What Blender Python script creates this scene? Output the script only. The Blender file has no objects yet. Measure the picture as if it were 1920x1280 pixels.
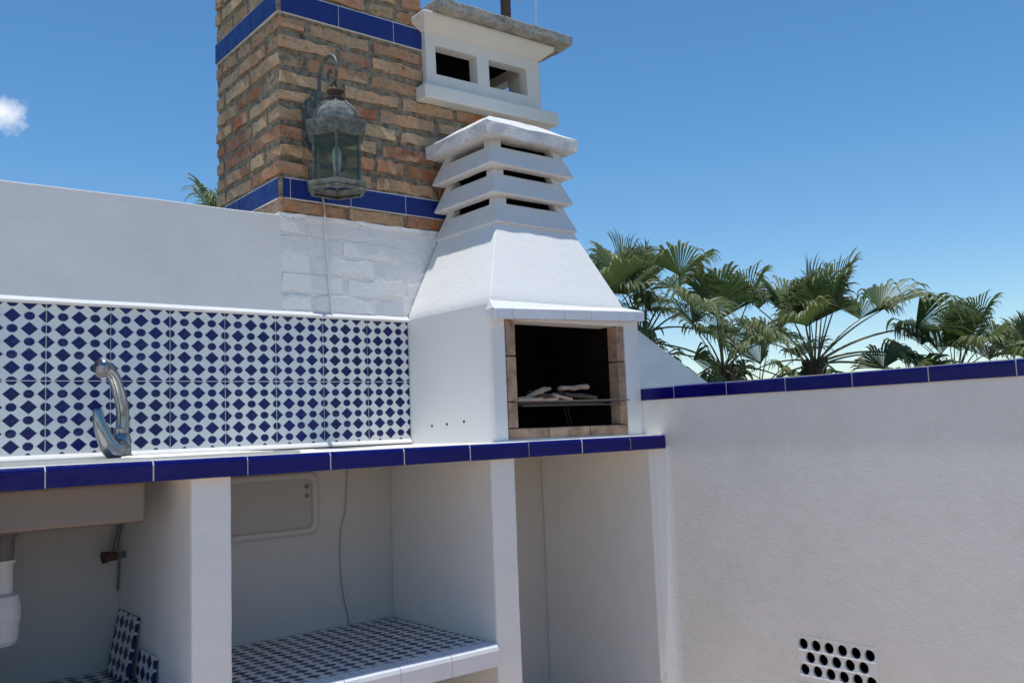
import bpy, bmesh, math, random
from mathutils import Vector, Matrix, noise as mnoise
random.seed(7)
PI = math.pi
scn = bpy.context.scene
COL = scn.collection

# ------------------------------------------------------------------ camera
cam_d = bpy.data.cameras.new('camera'); cam = bpy.data.objects.new('camera', cam_d); COL.objects.link(cam)
cam_d.sensor_width = 36; cam_d.lens = 1685.45 / 1920 * 36; cam_d.clip_start = .02; cam_d.clip_end = 5000
r_ = Vector((0.7767312, -0.62866538, -0.03832074)); u_ = Vector((-0.03087836, -0.09877933, 0.99463017))
F_ = Vector((0.62907485, 0.771377, 0.09613714))
M = Matrix((r_, u_, -F_)).transposed().to_4x4()
M.translation = Vector((-2.06788, -3.23332, 0.98815)); cam.matrix_world = M
scn.camera = cam

# ------------------------------------------------------------------ light
SUN_DIR = Vector((-.028, -.036, .999)).normalized()
el = math.asin(SUN_DIR.z); az = math.atan2(SUN_DIR.x, SUN_DIR.y)
W = bpy.data.worlds.new('World'); scn.world = W; W.use_nodes = True
nt = W.node_tree; nt.nodes.clear()
def wn(t, **k):
    n = nt.nodes.new(t)
    for a, b in k.items(): setattr(n, a, b)
    return n
sky = wn('ShaderNodeTexSky', sky_type='NISHITA', sun_disc=False)
sky.sun_elevation = el; sky.sun_rotation = az; sky.air_density = 1.0; sky.dust_density = .08; sky.ozone_density = 3.0
tc = wn('ShaderNodeTexCoord')
def vmath(op, a=None, b=None):
    n = wn('ShaderNodeVectorMath', operation=op)
    if a is not None: nt.links.new(a, n.inputs[0])
    if b is not None: n.inputs[1].default_value = b
    return n
def wmath(op, a, b=None, clamp=False):
    n = wn('ShaderNodeMath', operation=op, use_clamp=clamp)
    for i, v in enumerate((a, b)):
        if v is None: continue
        if isinstance(v, (int, float)): n.inputs[i].default_value = v
        else: nt.links.new(v, n.inputs[i])
    return n.outputs[0]
nz = wn('ShaderNodeTexNoise'); nz.inputs['Scale'].default_value = 14; nz.inputs['Detail'].default_value = 8; nz.inputs['Roughness'].default_value = .62
nt.links.new(tc.outputs['Generated'], nz.inputs['Vector'])
nz2 = wn('ShaderNodeTexNoise'); nz2.inputs['Scale'].default_value = 5; nz2.inputs['Detail'].default_value = 7
mp = wn('ShaderNodeMapping'); mp.inputs['Scale'].default_value = (1, 1, 3.2)
nt.links.new(tc.outputs['Generated'], mp.inputs['Vector']); nt.links.new(mp.outputs[0], nz2.inputs['Vector'])
cd = vmath('DISTANCE', tc.outputs['Generated'], (0.1540, 0.9360, 0.314))
blob = wmath('SUBTRACT', 1, wmath('MULTIPLY', cd.outputs['Value'], 62.0))
c1 = wmath('MULTIPLY', wmath('ADD', blob, wmath('MULTIPLY', wmath('SUBTRACT', nz.outputs['Fac'], .56), 6.0)), .8, True)
c1 = wmath('MULTIPLY', c1, wmath('GREATER_THAN', blob, -1.4))
sep = wn('ShaderNodeSeparateXYZ'); nt.links.new(tc.outputs['Generated'], sep.inputs[0])
low = wmath('MULTIPLY', wmath('SUBTRACT', .125, sep.outputs['Z']), 9, True)
c2 = wmath('MULTIPLY', wmath('MULTIPLY', wmath('SUBTRACT', nz2.outputs['Fac'], .56), 5, True), low, True)
cf = wmath('MAXIMUM', c1, wmath('MULTIPLY', c2, .6), True)
mixc = wn('ShaderNodeMix', data_type='RGBA')
hsv = wn('ShaderNodeHueSaturation'); hsv.inputs['Hue'].default_value = .497; hsv.inputs['Saturation'].default_value = 1.24; hsv.inputs['Value'].default_value = 1.30
nt.links.new(sky.outputs[0], hsv.inputs['Color'])
nt.links.new(cf, mixc.inputs['Factor']); nt.links.new(hsv.outputs[0], mixc.inputs['A'])
mixc.inputs['B'].default_value = (8.6, 9.0, 9.8, 1)
bg = wn('ShaderNodeBackground'); bg.inputs['Strength'].default_value = .10
out = wn('ShaderNodeOutputWorld')
nt.links.new(mixc.outputs['Result'], bg.inputs['Color']); nt.links.new(bg.outputs[0], out.inputs[0])

sun_d = bpy.data.lights.new('sun', 'SUN'); sun_d.energy = 3.7; sun_d.angle = math.radians(.53); sun_d.color = (1, .955, .89)
sun = bpy.data.objects.new('sun', sun_d); COL.objects.link(sun)
sun.rotation_euler = SUN_DIR.to_track_quat('Z', 'Y').to_euler()
vs = scn.view_settings
scn.display_settings.display_device = 'sRGB'
vs.view_transform = 'Standard'; vs.look = 'None'; vs.gamma = 1; vs.use_curve_mapping = False
vs.exposure = 0.12

# ------------------------------------------------------------------ object helpers
def tag(o, label=None, cat=None, group=None, kind=None):
    if label: o['label'] = label
    if cat: o['category'] = cat
    if group: o['group'] = group
    if kind: o['kind'] = kind
    return o
def thing(name, label, cat, loc=(0, 0, 0), group=None):
    o = bpy.data.objects.new(name, None); COL.objects.link(o); o.location = loc; o.empty_display_size = .1
    return tag(o, label, cat, group)
def link(name, me, mat=None, parent=None, loc=(0, 0, 0), rot=None, scale=None, abs_=True):
    o = bpy.data.objects.new(name, me); COL.objects.link(o)
    if mat and not me.materials: me.materials.append(mat)
    loc = Vector(loc)
    if parent:
        o.parent = parent
        if abs_:
            base = Vector(); p = parent
            while p: base += p.location; p = p.parent
            loc = loc - base
    o.location = loc
    if rot: o.rotation_euler = rot
    if scale: o.scale = scale
    return o
def obj(name, bm, mat=None, parent=None, loc=(0, 0, 0), smooth=False, origin=None, **k):
    """link a bmesh whose vertices are in world metres; origin moves the pivot"""
    if origin is not None:
        bmesh.ops.translate(bm, vec=-Vector(origin), verts=bm.verts); loc = origin
    bmesh.ops.recalc_face_normals(bm, faces=bm.faces)
    me = bpy.data.meshes.new(name); bm.to_mesh(me); bm.free()
    if smooth:
        me.polygons.foreach_set('use_smooth', [True] * len(me.polygons))
    return link(name, me, mat, parent, loc, **k)
def bx(bm, x0, x1, y0, y1, z0, z1):
    r = bmesh.ops.create_cube(bm, size=1)
    for v in r['verts']:
        v.co = Vector(((x0 + x1) / 2 + v.co.x * (x1 - x0), (y0 + y1) / 2 + v.co.y * (y1 - y0), (z0 + z1) / 2 + v.co.z * (z1 - z0)))
    return r['verts']
def box(x0, x1, y0, y1, z0, z1, bev=0, seg=2):
    bm = bmesh.new(); bx(bm, x0, x1, y0, y1, z0, z1)
    if bev: bmesh.ops.bevel(bm, geom=bm.edges[:], offset=bev, segments=seg, profile=.5, affect='EDGES')
    return bm
def rough(bm, cell=.05, amp=.002, freq=6, seed=0, axis=None):
    """cut to small cells and push vertices about with noise: hand-trowelled edges"""
    for ax in range(3):
        lo = min(v.co[ax] for v in bm.verts); hi = max(v.co[ax] for v in bm.verts)
        n = int((hi - lo) / cell)
        for i in range(1, n):
            no = Vector((0, 0, 0)); no[ax] = 1; co = Vector((0, 0, 0)); co[ax] = lo + (hi - lo) * i / n
            bmesh.ops.bisect_plane(bm, geom=bm.verts[:] + bm.edges[:] + bm.faces[:], dist=1e-5, plane_co=co, plane_no=no)
    for v in bm.verts:
        p = v.co * freq + Vector((seed, seed * 1.7, seed * .3))
        v.co += amp * (mnoise.noise_vector(p) + .5 * mnoise.noise_vector(p * 3.1))
    return bm
def prism(pts, axis, a0, a1):
    """polygon pts in the plane normal to axis, pushed from a0 to a1"""
    bm = bmesh.new()
    def P(p, a):
        if axis == 'x': return (a, p[0], p[1])
        if axis == 'y': return (p[0], a, p[1])
        return (p[0], p[1], a)
    A = [bm.verts.new(P(p, a0)) for p in pts]; B = [bm.verts.new(P(p, a1)) for p in pts]
    bm.faces.new(A); bm.faces.new(B[::-1])
    for i in range(len(pts)):
        j = (i + 1) % len(pts); bm.faces.new((A[i], A[j], B[j], B[i]))
    return bm
def bevel(bm, off, seg=2, ang=35):
    es = [e for e in bm.edges if len(e.link_faces) == 2 and e.calc_face_angle(0) > math.radians(ang)]
    bmesh.ops.recalc_face_normals(bm, faces=bm.faces)
    bmesh.ops.bevel(bm, geom=es, offset=off, segments=seg, profile=.5, affect='EDGES'); return bm
def frustum(bm, b, t):
    """b, t = (x0, x1, y0, y1, z)"""
    V = []
    for x0, x1, y0, y1, z in (b, t):
        V += [bm.verts.new(p) for p in ((x0, y0, z), (x1, y0, z), (x1, y1, z), (x0, y1, z))]
    bm.faces.new(V[:4][::-1]); bm.faces.new(V[4:])
    for i in range(4):
        j = (i + 1) % 4; bm.faces.new((V[i], V[j], V[4 + j], V[4 + i]))
    return V
def tube(bm, pts, rad, n=10, cap=True):
    """tube along points with radius (number or list)"""
    pts = [Vector(p) for p in pts]; N = len(pts)
    R = rad if isinstance(rad, (list, tuple)) else [rad] * N
    rings = []; side = None
    for i, p in enumerate(pts):
        d = (pts[min(i + 1, N - 1)] - pts[max(i - 1, 0)]).normalized()
        if side is None: side = d.orthogonal().normalized()
        side = (side - d * side.dot(d)).normalized(); up = d.cross(side)
        rings.append([bm.verts.new(p + R[i] * (math.cos(2 * PI * k / n) * side + math.sin(2 * PI * k / n) * up)) for k in range(n)])
    for a, b in zip(rings, rings[1:]):
        for k in range(n): bm.faces.new((a[k], a[(k + 1) % n], b[(k + 1) % n], b[k]))
    if cap: bm.faces.new(rings[0][::-1]); bm.faces.new(rings[-1])
def spline(pts, m=6):
    pts = [Vector(p) for p in pts]; out = []
    for i in range(len(pts) - 1):
        p0 = pts[max(i - 1, 0)]; p1 = pts[i]; p2 = pts[i + 1]; p3 = pts[min(i + 2, len(pts) - 1)]
        for k in range(m):
            t = k / m
            out.append(.5 * ((2 * p1) + (p2 - p0) * t + (2 * p0 - 5 * p1 + 4 * p2 - p3) * t * t + (-p0 + 3 * p1 - 3 * p2 + p3) * t ** 3))
    return out + [pts[-1]]
def lathe(bm, prof, n=24, c=(0, 0, 0), rot=0):
    rings = [[bm.verts.new((c[0] + r * math.cos(2 * PI * k / n + rot), c[1] + r * math.sin(2 * PI * k / n + rot), c[2] + z)) for k in range(n)] for r, z in prof]
    for a, b in zip(rings, rings[1:]):
        for k in range(n): bm.faces.new((a[k], a[(k + 1) % n], b[(k + 1) % n], b[k]))
    bm.faces.new(rings[0][::-1]); bm.faces.new(rings[-1])
def grid_plate(xs, zs, holes, y0, y1):
    """plate in the xz plane with rectangular holes (cells), thickness y0..y1"""
    bm = bmesh.new(); c = {}
    def V(i, j, k):
        if (i, j, k) not in c: c[i, j, k] = bm.verts.new((xs[i], (y0, y1)[k], zs[j]))
        return c[i, j, k]
    solid = lambda i, j: 0 <= i < len(xs) - 1 and 0 <= j < len(zs) - 1 and (i, j) not in holes
    for i in range(len(xs) - 1):
        for j in range(len(zs) - 1):
            if not solid(i, j): continue
            for k in (0, 1): bm.faces.new((V(i, j, k), V(i + 1, j, k), V(i + 1, j + 1, k), V(i, j + 1, k)))
            if not solid(i - 1, j): bm.faces.new((V(i, j, 0), V(i, j + 1, 0), V(i, j + 1, 1), V(i, j, 1)))
            if not solid(i + 1, j): bm.faces.new((V(i + 1, j, 0), V(i + 1, j + 1, 0), V(i + 1, j + 1, 1), V(i + 1, j, 1)))
            if not solid(i, j - 1): bm.faces.new((V(i, j, 0), V(i + 1, j, 0), V(i + 1, j, 1), V(i, j, 1)))
            if not solid(i, j + 1): bm.faces.new((V(i, j + 1, 0), V(i + 1, j + 1, 0), V(i + 1, j + 1, 1), V(i, j + 1, 1)))
    bmesh.ops.recalc_face_normals(bm, faces=bm.faces)
    return bm

# ------------------------------------------------------------------ materials
class Mat:
    def __init__(s, name, rough=.8, color=(.5, .5, .5), metal=0, spec=.5):
        s.m = bpy.data.materials.new(name); s.m.use_nodes = True; s.t = s.m.node_tree
        s.b = s.t.nodes['Principled BSDF']; s.set('Base Color', (*color, 1)); s.set('Roughness', rough); s.set('Metallic', metal); s.set('Specular IOR Level', spec)
    def set(s, k, v):
        if hasattr(v, 'links') or isinstance(v, bpy.types.NodeSocket): s.t.links.new(v, s.b.inputs[k])
        else: s.b.inputs[k].default_value = v
    def n(s, t, **k):
        q = s.t.nodes.new(t)
        for a, b in k.items(): setattr(q, a, b)
        return q
    def l(s, a, b): s.t.links.new(a, b)
    def coord(s, kind='Object'): return s.n('ShaderNodeTexCoord').outputs[kind]
    def wpos(s): return s.n('ShaderNodeNewGeometry').outputs['Position']
    def noise(s, scale, detail=4, rough=.5, vec=None, out='Fac', stretch=None):
        q = s.n('ShaderNodeTexNoise'); q.inputs['Scale'].default_value = scale; q.inputs['Detail'].default_value = detail; q.inputs['Roughness'].default_value = rough
        v = vec if vec is not None else s.wpos()
        if stretch:
            m = s.n('ShaderNodeMapping'); m.inputs['Scale'].default_value = stretch; s.l(v, m.inputs[0]); v = m.outputs[0]
        s.l(v, q.inputs['Vector']); return q.outputs[out]
    def math(s, op, a, b=None, clamp=False):
        q = s.n('ShaderNodeMath', operation=op, use_clamp=clamp)
        for i, v in enumerate((a, b)):
            if v is None: continue
            if isinstance(v, (int, float)): q.inputs[i].default_value = v
            else: s.l(v, q.inputs[i])
        return q.outputs[0]
    def mix(s, f, a, b, blend='MIX'):
        q = s.n('ShaderNodeMix', data_type='RGBA', blend_type=blend)
        for k, v in (('Factor', f), ('A', a), ('B', b)):
            if isinstance(v, (int, float)): q.inputs[k].default_value = v
            elif isinstance(v, tuple): q.inputs[k].default_value = (*v, 1)
            else: s.l(v, q.inputs[k])
        return q.outputs['Result']
    def ramp(s, f, stops):
        q = s.n('ShaderNodeValToRGB'); e = q.color_ramp.elements
        while len(e) < len(stops): e.new(.5)
        for x, (p, c) in zip(e, stops): x.position = p; x.color = (*c, 1)
        s.l(f, q.inputs[0]); return q.outputs[0]
    def range(s, f, a, b, c=0, d=1):
        q = s.n('ShaderNodeMapRange')
        for i, v in enumerate((a, b, c, d)): q.inputs[i + 1].default_value = v
        s.l(f, q.inputs[0]); return q.outputs[0]
    def bump(s, h, strength=.3, dist=.01, prev=None):
        q = s.n('ShaderNodeBump'); q.inputs['Strength'].default_value = strength; q.inputs['Distance'].default_value = dist
        s.l(h, q.inputs['Height'])
        if prev is not None: s.l(prev, q.inputs['Normal'])
        s.l(q.outputs[0], s.b.inputs['Normal']); return q.outputs[0]

def stucco(name, col=(.80, .80, .79), fine=170, coarse=28, amt=.0035, dirt=.10, trowel=0.0):
    m = Mat(name, .9, col, spec=.25)
    big = m.noise(1.7, 6, .6); mid = m.noise(9, 5, .6)
    f = m.range(big, .42, .75, 0, dirt); f2 = m.range(mid, .5, .8, 0, dirt * .8)
    c = m.mix(f, col, (col[0] * .70, col[1] * .68, col[2] * .62)); c = m.mix(f2, c, (col[0] * .72, col[1] * .72, col[2] * .70))
    spk = m.noise(60, 2, .5); c = m.mix(m.range(spk, .74, .80, 0, .35), c, (.42, .40, .37))
    m.set('Base Color', c)
    h = m.math('ADD', m.noise(fine, 4, .6), m.math('MULTIPLY', m.noise(coarse, 4, .55), 1.3))
    if trowel: h = m.math('ADD', h, m.math('MULTIPLY', m.noise(7, 3, .5, stretch=(1, 1, 5)), trowel))
    m.bump(h, 1.0, amt)
    return m.m
M_stucco = stucco('white_stucco', (.82, .82, .80), amt=.0022)
M_smooth = stucco('white_render', (.74, .75, .75), fine=260, coarse=12, amt=.002, dirt=.22)
M_parapet = stucco('parapet_stucco', (.84, .82, .77), fine=130, coarse=30, amt=.0018, dirt=.34, trowel=.25)
M_bbq = stucco('barbecue_render', (.81, .81, .79), fine=200, coarse=30, amt=.0014, dirt=.10)
M_cap = stucco('cap_render', (.76, .76, .75), fine=120, coarse=30, amt=.003, dirt=.26)
M_under = stucco('shaded_recess_render', (.56, .545, .525), fine=170, coarse=20, amt=.0018, dirt=.15)  # white render darkened to carry the shade of the recesses
M_paintbrick = stucco('white_painted_brick', (.80, .81, .81), fine=90, coarse=30, amt=.0032, dirt=.09)
M_grout = Mat('white_grout', .85, (.72, .71, .68)).m
M_vent = stucco('vent_render', (.80, .78, .72), fine=120, coarse=20, amt=.002, dirt=.30)

def glaze(name, col, rough=.14, var=.12):
    m = Mat(name, rough, col, spec=.32)
    r = m.n('ShaderNodeObjectInfo').outputs['Random']
    n = m.noise(9, 3, .5)
    c = m.mix(m.math('MULTIPLY', r, .5), col, tuple(x * (1 - var * 2) for x in col)); c = m.mix(m.range(n, .35, .8, 0, .25), c, tuple(min(1, x * 1.35 + .004) for x in col))
    chip = m.noise(45, 2, .5); c = m.mix(m.range(chip, .79, .82, 0, .7), c, (.35, .35, .5))
    m.set('Base Color', c); m.set('Roughness', m.range(m.noise(30, 3, .6), .3, .7, rough * .7, rough * 1.9))
    m.bump(m.noise(26, 2, .5), .5, .0015)
    return m.m
M_blue = glaze('cobalt_glaze', (.004, .004, .13), .13)
M_blue2 = glaze('weathered_cobalt_glaze', (.010, .030, .19), .34, .10)
M_whiteglaze = glaze('white_glaze', (.72, .74, .78), .22, .03)

def tile_pattern():
    m = Mat('patterned_tile_glaze', .2, (.7, .72, .74), spec=.35)
    s = m.n('ShaderNodeSeparateXYZ'); m.l(m.coord('Object'), s.inputs[0])
    u = m.math('DIVIDE', s.outputs[0], .05); v = m.math('DIVIDE', s.outputs[1], .253 / 6)
    ru = m.math('ROUND', u); rv = m.math('ROUND', v)
    fx = m.math('ABSOLUTE', m.math('SUBTRACT', u, ru)); fy = m.math('ABSOLUTE', m.math('SUBTRACT', v, rv))
    par = m.math('FLOORED_MODULO', m.math('ADD', ru, rv), 2)
    odd = m.math('GREATER_THAN', par, .5)
    dia = m.math('ADD', m.math('DIVIDE', fx, .53), m.math('DIVIDE', fy, .57))
    d1 = m.math('MULTIPLY', odd, m.range(dia, .93, 1.02, 1, 0))
    sq = m.math('MAXIMUM', m.math('MAXIMUM', fx, fy), m.math('MULTIPLY', m.math('ADD', fx, fy), .70))
    d2 = m.math('MULTIPLY', m.math('SUBTRACT', 1, odd), m.range(sq, .29, .335, 1, 0))
    ln = m.math('MULTIPLY', m.range(m.math('MINIMUM', fx, fy), .012, .03, 1, 0), .30)
    ink = m.math('MAXIMUM', m.math('MAXIMUM', d1, d2), ln)
    worn = m.noise(70, 3, .6, vec=m.coord('Object')); ink = m.math('MULTIPLY', ink, m.range(worn, .2, .45, .90, 1))
    r = m.n('ShaderNodeObjectInfo').outputs['Random']
    white = m.mix(r, (.66, .69, .72), (.74, .755, .75))
    white = m.mix(m.range(m.noise(60, 2, .5), .35, .65, 0, .5), white, (.66, .70, .64))
    blue = m.mix(r, (.005, .006, .12), (.004, .005, .08))
    m.set('Base Color', m.mix(ink, white, blue))
    m.set('Roughness', .28); m.bump(m.noise(22, 2, .5), .35, .001)
    return m.m
M_tile = tile_pattern()

def brick_mat(painted=False):
    m = Mat('clay_brick', .92, spec=.2)
    r = m.n('ShaderNodeObjectInfo').outputs['Random']
    base = m.ramp(r, [(0, (.56, .16, .07)), (.15, (.74, .32, .15)), (.35, (.84, .55, .30)), (.5, (.74, .35, .18)), (.7, (.88, .66, .36)), (.88, (.80, .46, .25)), (1, (.62, .20, .09))])
    oc = m.n('ShaderNodeVectorMath', operation='ADD'); m.l(m.wpos(), oc.inputs[0]); 
    n1 = m.noise(11, 6, .65); n2 = m.noise(55, 4, .6); n3 = m.noise(5, 3, .5)
    c = m.mix(m.range(n1, .40, .66, 0, .75), base, (.74, .58, .40)); c = m.mix(m.range(n2, .48, .70, 0, .45), c, (.26, .15, .10))
    c = m.mix(m.range(m.noise(23, 5, .7), .58, .70, 0, .8), c, (.12, .075, .05)); c = m.mix(m.range(n3, .56, .72, 0, .5), c, (.70, .54, .36))
    m.set('Base Color', c)
    m.bump(m.math('ADD', m.noise(45, 6, .75), m.noise(150, 4, .7)), 1, .014)
    return m.m
M_brick = brick_mat()
mm = Mat('lime_mortar', .95, spec=.15)
c = mm.ramp(mm.noise(34, 6, .75), [(.30, (.05, .038, .03)), (.40, (.33, .265, .185)), (.52, (.56, .47, .34)), (.72, (.74, .66, .52))])
mm.set('Base Color', c); mm.bump(mm.math('ADD', mm.noise(60, 6, .75), mm.noise(150, 3, .6)), 1, .026); M_mortar = mm.m

mm = Mat('firebrick', .9, spec=.2)
r = mm.n('ShaderNodeObjectInfo').outputs['Random']
c = mm.mix(r, (.52, .36, .25), (.44, .29, .19)); c = mm.mix(mm.range(mm.noise(14, 6, .65), .40, .68, 0, .85), c, (.15, .10, .075)); c = mm.mix(mm.range(mm.noise(37, 5, .7), .55, .7, 0, .6), c, (.48, .36, .26))
mm.set('Base Color', c); mm.bump(mm.noise(80, 4, .6), .6, .003); M_fire = mm.m
mm = Mat('sooty_shaded_firebrick', .95, spec=.1)
c = mm.ramp(mm.noise(8, 6, .7), [(.35, (.006, .005, .005)), (.65, (.014, .010, .009)), (.9, (.05, .035, .026))])
mm.set('Base Color', c); mm.bump(mm.noise(50, 4, .6), .5, .004); M_soot = mm.m  # soot taken near black so the colour also holds the shade inside
M_black = Mat('soot_and_shade_black', 1.0, (.006, .006, .006), spec=.05).m  # black for soot and for the shade inside holes and hollows

mm = Mat('weathered_concrete', .95, spec=.15)
c = mm.ramp(mm.noise(13, 8, .72), [(.25, (.16, .15, .13)), (.45, (.38, .36, .32)), (.65, (.54, .52, .47)), (.85, (.68, .66, .61))])
c = mm.mix(mm.range(mm.noise(48, 4, .65), .58, .68, 0, .75), c, (.09, .085, .07)); mm.set('Base Color', c)
mm.bump(mm.math('ADD', mm.noise(40, 6, .7), mm.noise(130, 3, .6)), 1, .008); M_conc = mm.m
mm = Mat('concrete_cap_render', .92, spec=.2)
c = mm.mix(mm.range(mm.noise(7, 7, .7), .42, .68, 0, .7), (.82, .82, .81), (.68, .68, .67)); c = mm.mix(mm.range(mm.noise(34, 4, .7), .62, .72, 0, .8), c, (.20, .19, .18))
mm.set('Base Color', c); mm.bump(mm.math('ADD', mm.noise(30, 5, .7), mm.noise(120, 3, .6)), 1, .006); M_lid = mm.m

mm = Mat('chrome', .16, (.62, .63, .64), metal=1); mm.set('Roughness', mm.range(mm.noise(40, 4, .6), .35, .7, .10, .34)); M_chrome = mm.m; mm.set('Base Color', (.30, .31, .33, 1))  # base colour darkened for the dark surroundings it reflects
mm = Mat('brushed_steel', .45, (.66, .64, .58), metal=.9); mm.bump(mm.noise(30, 3, .5, stretch=(1, 1, 20)), .15, .001); M_steel = mm.m
mm = Mat('shaded_steel', .5, (.22, .195, .175), metal=.7); M_dull = mm.m  # steel browned and darkened for floor reflection and shade under the counter
mm = Mat('verdigris_bronze', .55, metal=.35, spec=.4)
c = mm.ramp(mm.noise(38, 6, .7), [(.3, (.07, .07, .065)), (.48, (.12, .13, .12)), (.62, (.20, .23, .205)), (.8, (.34, .33, .28))])
mm.set('Base Color', c); mm.bump(mm.noise(90, 4, .6), .5, .002); M_lamp = mm.m
mm = Mat('rusty_iron', .8, metal=.3)
mm.set('Base Color', mm.ramp(mm.noise(60, 5, .7), [(.3, (.05, .035, .03)), (.6, (.12, .07, .045)), (.8, (.2, .16, .13))])); M_iron = mm.m
gm = Mat('lantern_glass', .06, (.82, .90, .88)); gm.set('Transmission Weight', 1.0); gm.set('IOR', 1.45)
tr = gm.n('ShaderNodeBsdfTransparent'); tr.inputs[0].default_value = (.80, .84, .78, 1); mx = gm.n('ShaderNodeMixShader'); mx.inputs[0].default_value = .92
gl = gm.n('ShaderNodeBsdfGlossy'); gl.inputs['Roughness'].default_value = .05; gl.inputs['Color'].default_value = (.30, .32, .32, 1)
df = gm.n('ShaderNodeBsdfDiffuse'); df.inputs['Color'].default_value = (.34, .36, .31, 1); mg = gm.n('ShaderNodeMixShader'); mg.inputs[0].default_value = .45
gm.l(gl.outputs[0], mg.inputs[1]); gm.l(df.outputs[0], mg.inputs[2])
gm.l(mg.outputs[0], mx.inputs[1]); gm.l(tr.outputs[0], mx.inputs[2]); gm.l(mx.outputs[0], gm.t.nodes['Material Output'].inputs[0]); M_glass = gm.m
M_bulb = Mat('bulb_glass', .25, (.8, .82, .82)).m
M_pvc = Mat('white_pvc', .4, (.68, .68, .66)).m
M_greyplastic = Mat('grey_plastic', .6, (.16, .15, .15)).m
M_cable = Mat('cable_sheath', .6, (.42, .37, .32)).m
M_ptcable = Mat('painted_cable', .7, (.72, .73, .73)).m
M_palepaint = stucco('painted_metal_lid', (.44, .43, .42), fine=80, coarse=9, amt=.001, dirt=.16)
mm = Mat('split_wood', .85); mm.set('Base Color', mm.mix(mm.range(mm.noise(30, 5, .7, stretch=(1, 8, 8)), .35, .7), (.86, .62, .44), (.30, .17, .11))); mm.bump(mm.noise(60, 4, .6), .5, .004); M_wood = mm.m
mm = Mat('wood_bark', .95); mm.set('Base Color', mm.mix(mm.range(mm.noise(40, 5, .7), .35, .7), (.16, .11, .085), (.05, .035, .03))); mm.bump(mm.noise(60, 4, .6), .8, .006); M_bark = mm.m
M_grill = Mat('grill_wire', .7, (.14, .12, .11), metal=.4).m

mm = Mat('terracotta_floor', .75, spec=.3)
bt = mm.n('ShaderNodeTexBrick'); bt.offset = 0; bt.inputs['Scale'].default_value = 3.3; bt.inputs['Mortar Size'].default_value = .02; bt.inputs['Brick Width'].default_value = 1; bt.inputs['Row Height'].default_value = 1
bt.inputs['Color1'].default_value = (.52, .37, .26, 1); bt.inputs['Color2'].default_value = (.46, .32, .22, 1); bt.inputs['Mortar'].default_value = (.5, .45, .40, 1)
mm.l(mm.wpos(), bt.inputs['Vector']); mm.set('Base Color', bt.outputs[0]); M_terra = mm.m
mm = Mat('dry_ground', .95, spec=.1); mm.set('Base Color', mm.ramp(mm.noise(.08, 8, .65), [(.35, (.06, .08, .035)), (.5, (.17, .15, .10)), (.7, (.30, .25, .18))])); M_ground = mm.m

def leaf_mat(name, a, b, tips):
    m = Mat(name, .45, a, spec=.35)
    r = m.n('ShaderNodeObjectInfo').outputs['Random']
    at = m.n('ShaderNodeAttribute', attribute_name='tip').outputs['Fac']
    c = m.mix(r, a, b); c = m.mix(m.math('MULTIPLY', m.range(at, .55, 1, 0, 1), m.range(m.noise(7, 3, .6), .35, .6, .1, 1)), c, tips)
    c = m.mix(m.range(m.noise(3, 4, .6), .4, .7, 0, .5), c, b)
    m.set('Base Color', c)
    tl = m.n('ShaderNodeBsdfTranslucent'); m.l(m.mix(.4, c, (.12, .17, .03)), tl.inputs[0])
    ms = m.n('ShaderNodeMixShader'); ms.inputs[0].default_value = .36; m.l(m.b.outputs[0], ms.inputs[1]); m.l(tl.outputs[0], ms.inputs[2])
    m.l(ms.outputs[0], m.t.nodes['Material Output'].inputs[0]); return m.m
M_leaf = leaf_mat('palm_leaf', (.135, .19, .07), (.07, .12, .04), (.40, .37, .19))
M_leafdry = leaf_mat('dry_palm_leaf', (.19, .18, .09), (.25, .18, .11), (.34, .27, .18))
mm = Mat('palm_trunk', .95); mm.set('Base Color', mm.ramp(mm.noise(9, 6, .7), [(.35, (.035, .022, .018)), (.55, (.11, .07, .05)), (.8, (.20, .14, .10))])); mm.bump(mm.noise(20, 5, .7), 1, .03); M_trunk = mm.m
mm = Mat('palm_petiole', .5); mm.set('Base Color', mm.mix(mm.range(mm.noise(2.5, 3, .5), .4, .65), (.085, .11, .05), (.24, .19, .085))); M_pet = mm.m

# ------------------------------------------------------------------ setting
bm = bmesh.new(); bx(bm, -3000, 3000, -3000, 3000, -6.2, -6)
tag(obj('ground', bm, M_ground), kind='structure')
bm = bmesh.new(); bx(bm, -9, .83, -11, .0, -.55, -.30)
tag(obj('terrace_floor', bm, M_terra), kind='structure')

# the terrace's rear wall, left part in full height, lower part under the column
wall = thing('terrace_wall', 'white rendered wall behind the counter, to the left of the brick chimney', 'wall', (-1.8, .1, 0))
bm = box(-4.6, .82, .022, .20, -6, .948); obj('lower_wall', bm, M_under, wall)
bm = box(-4.6, .82, .0022, .20, .948, 1.462); obj('tile_backing', bm, M_grout, wall)
bm = rough(box(-4.6, -.5715, -.0022, .22, 1.462, 1.853, .004), .10, .0022, 4, 3); obj('upper_wall', bm, M_smooth, wall, smooth=False)
# ledge over the tiles
bm = prism([(.006, 1.453), (-.014, 1.455), (-.017, 1.461), (.004, 1.481), (.006, 1.481)], 'x', -4.6, -.002)
obj('tile_trim', rough(bm, .06, .0009, 9, 1), M_smooth, wall)
bm = prism([(.008, .945), (-.014, .945), (-.012, .951), (-.001, .962), (.008, .962)], 'x', -4.6, -.002)
obj('grout_fillet', rough(bm, .07, .0008, 9, 2), M_grout, wall)

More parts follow.
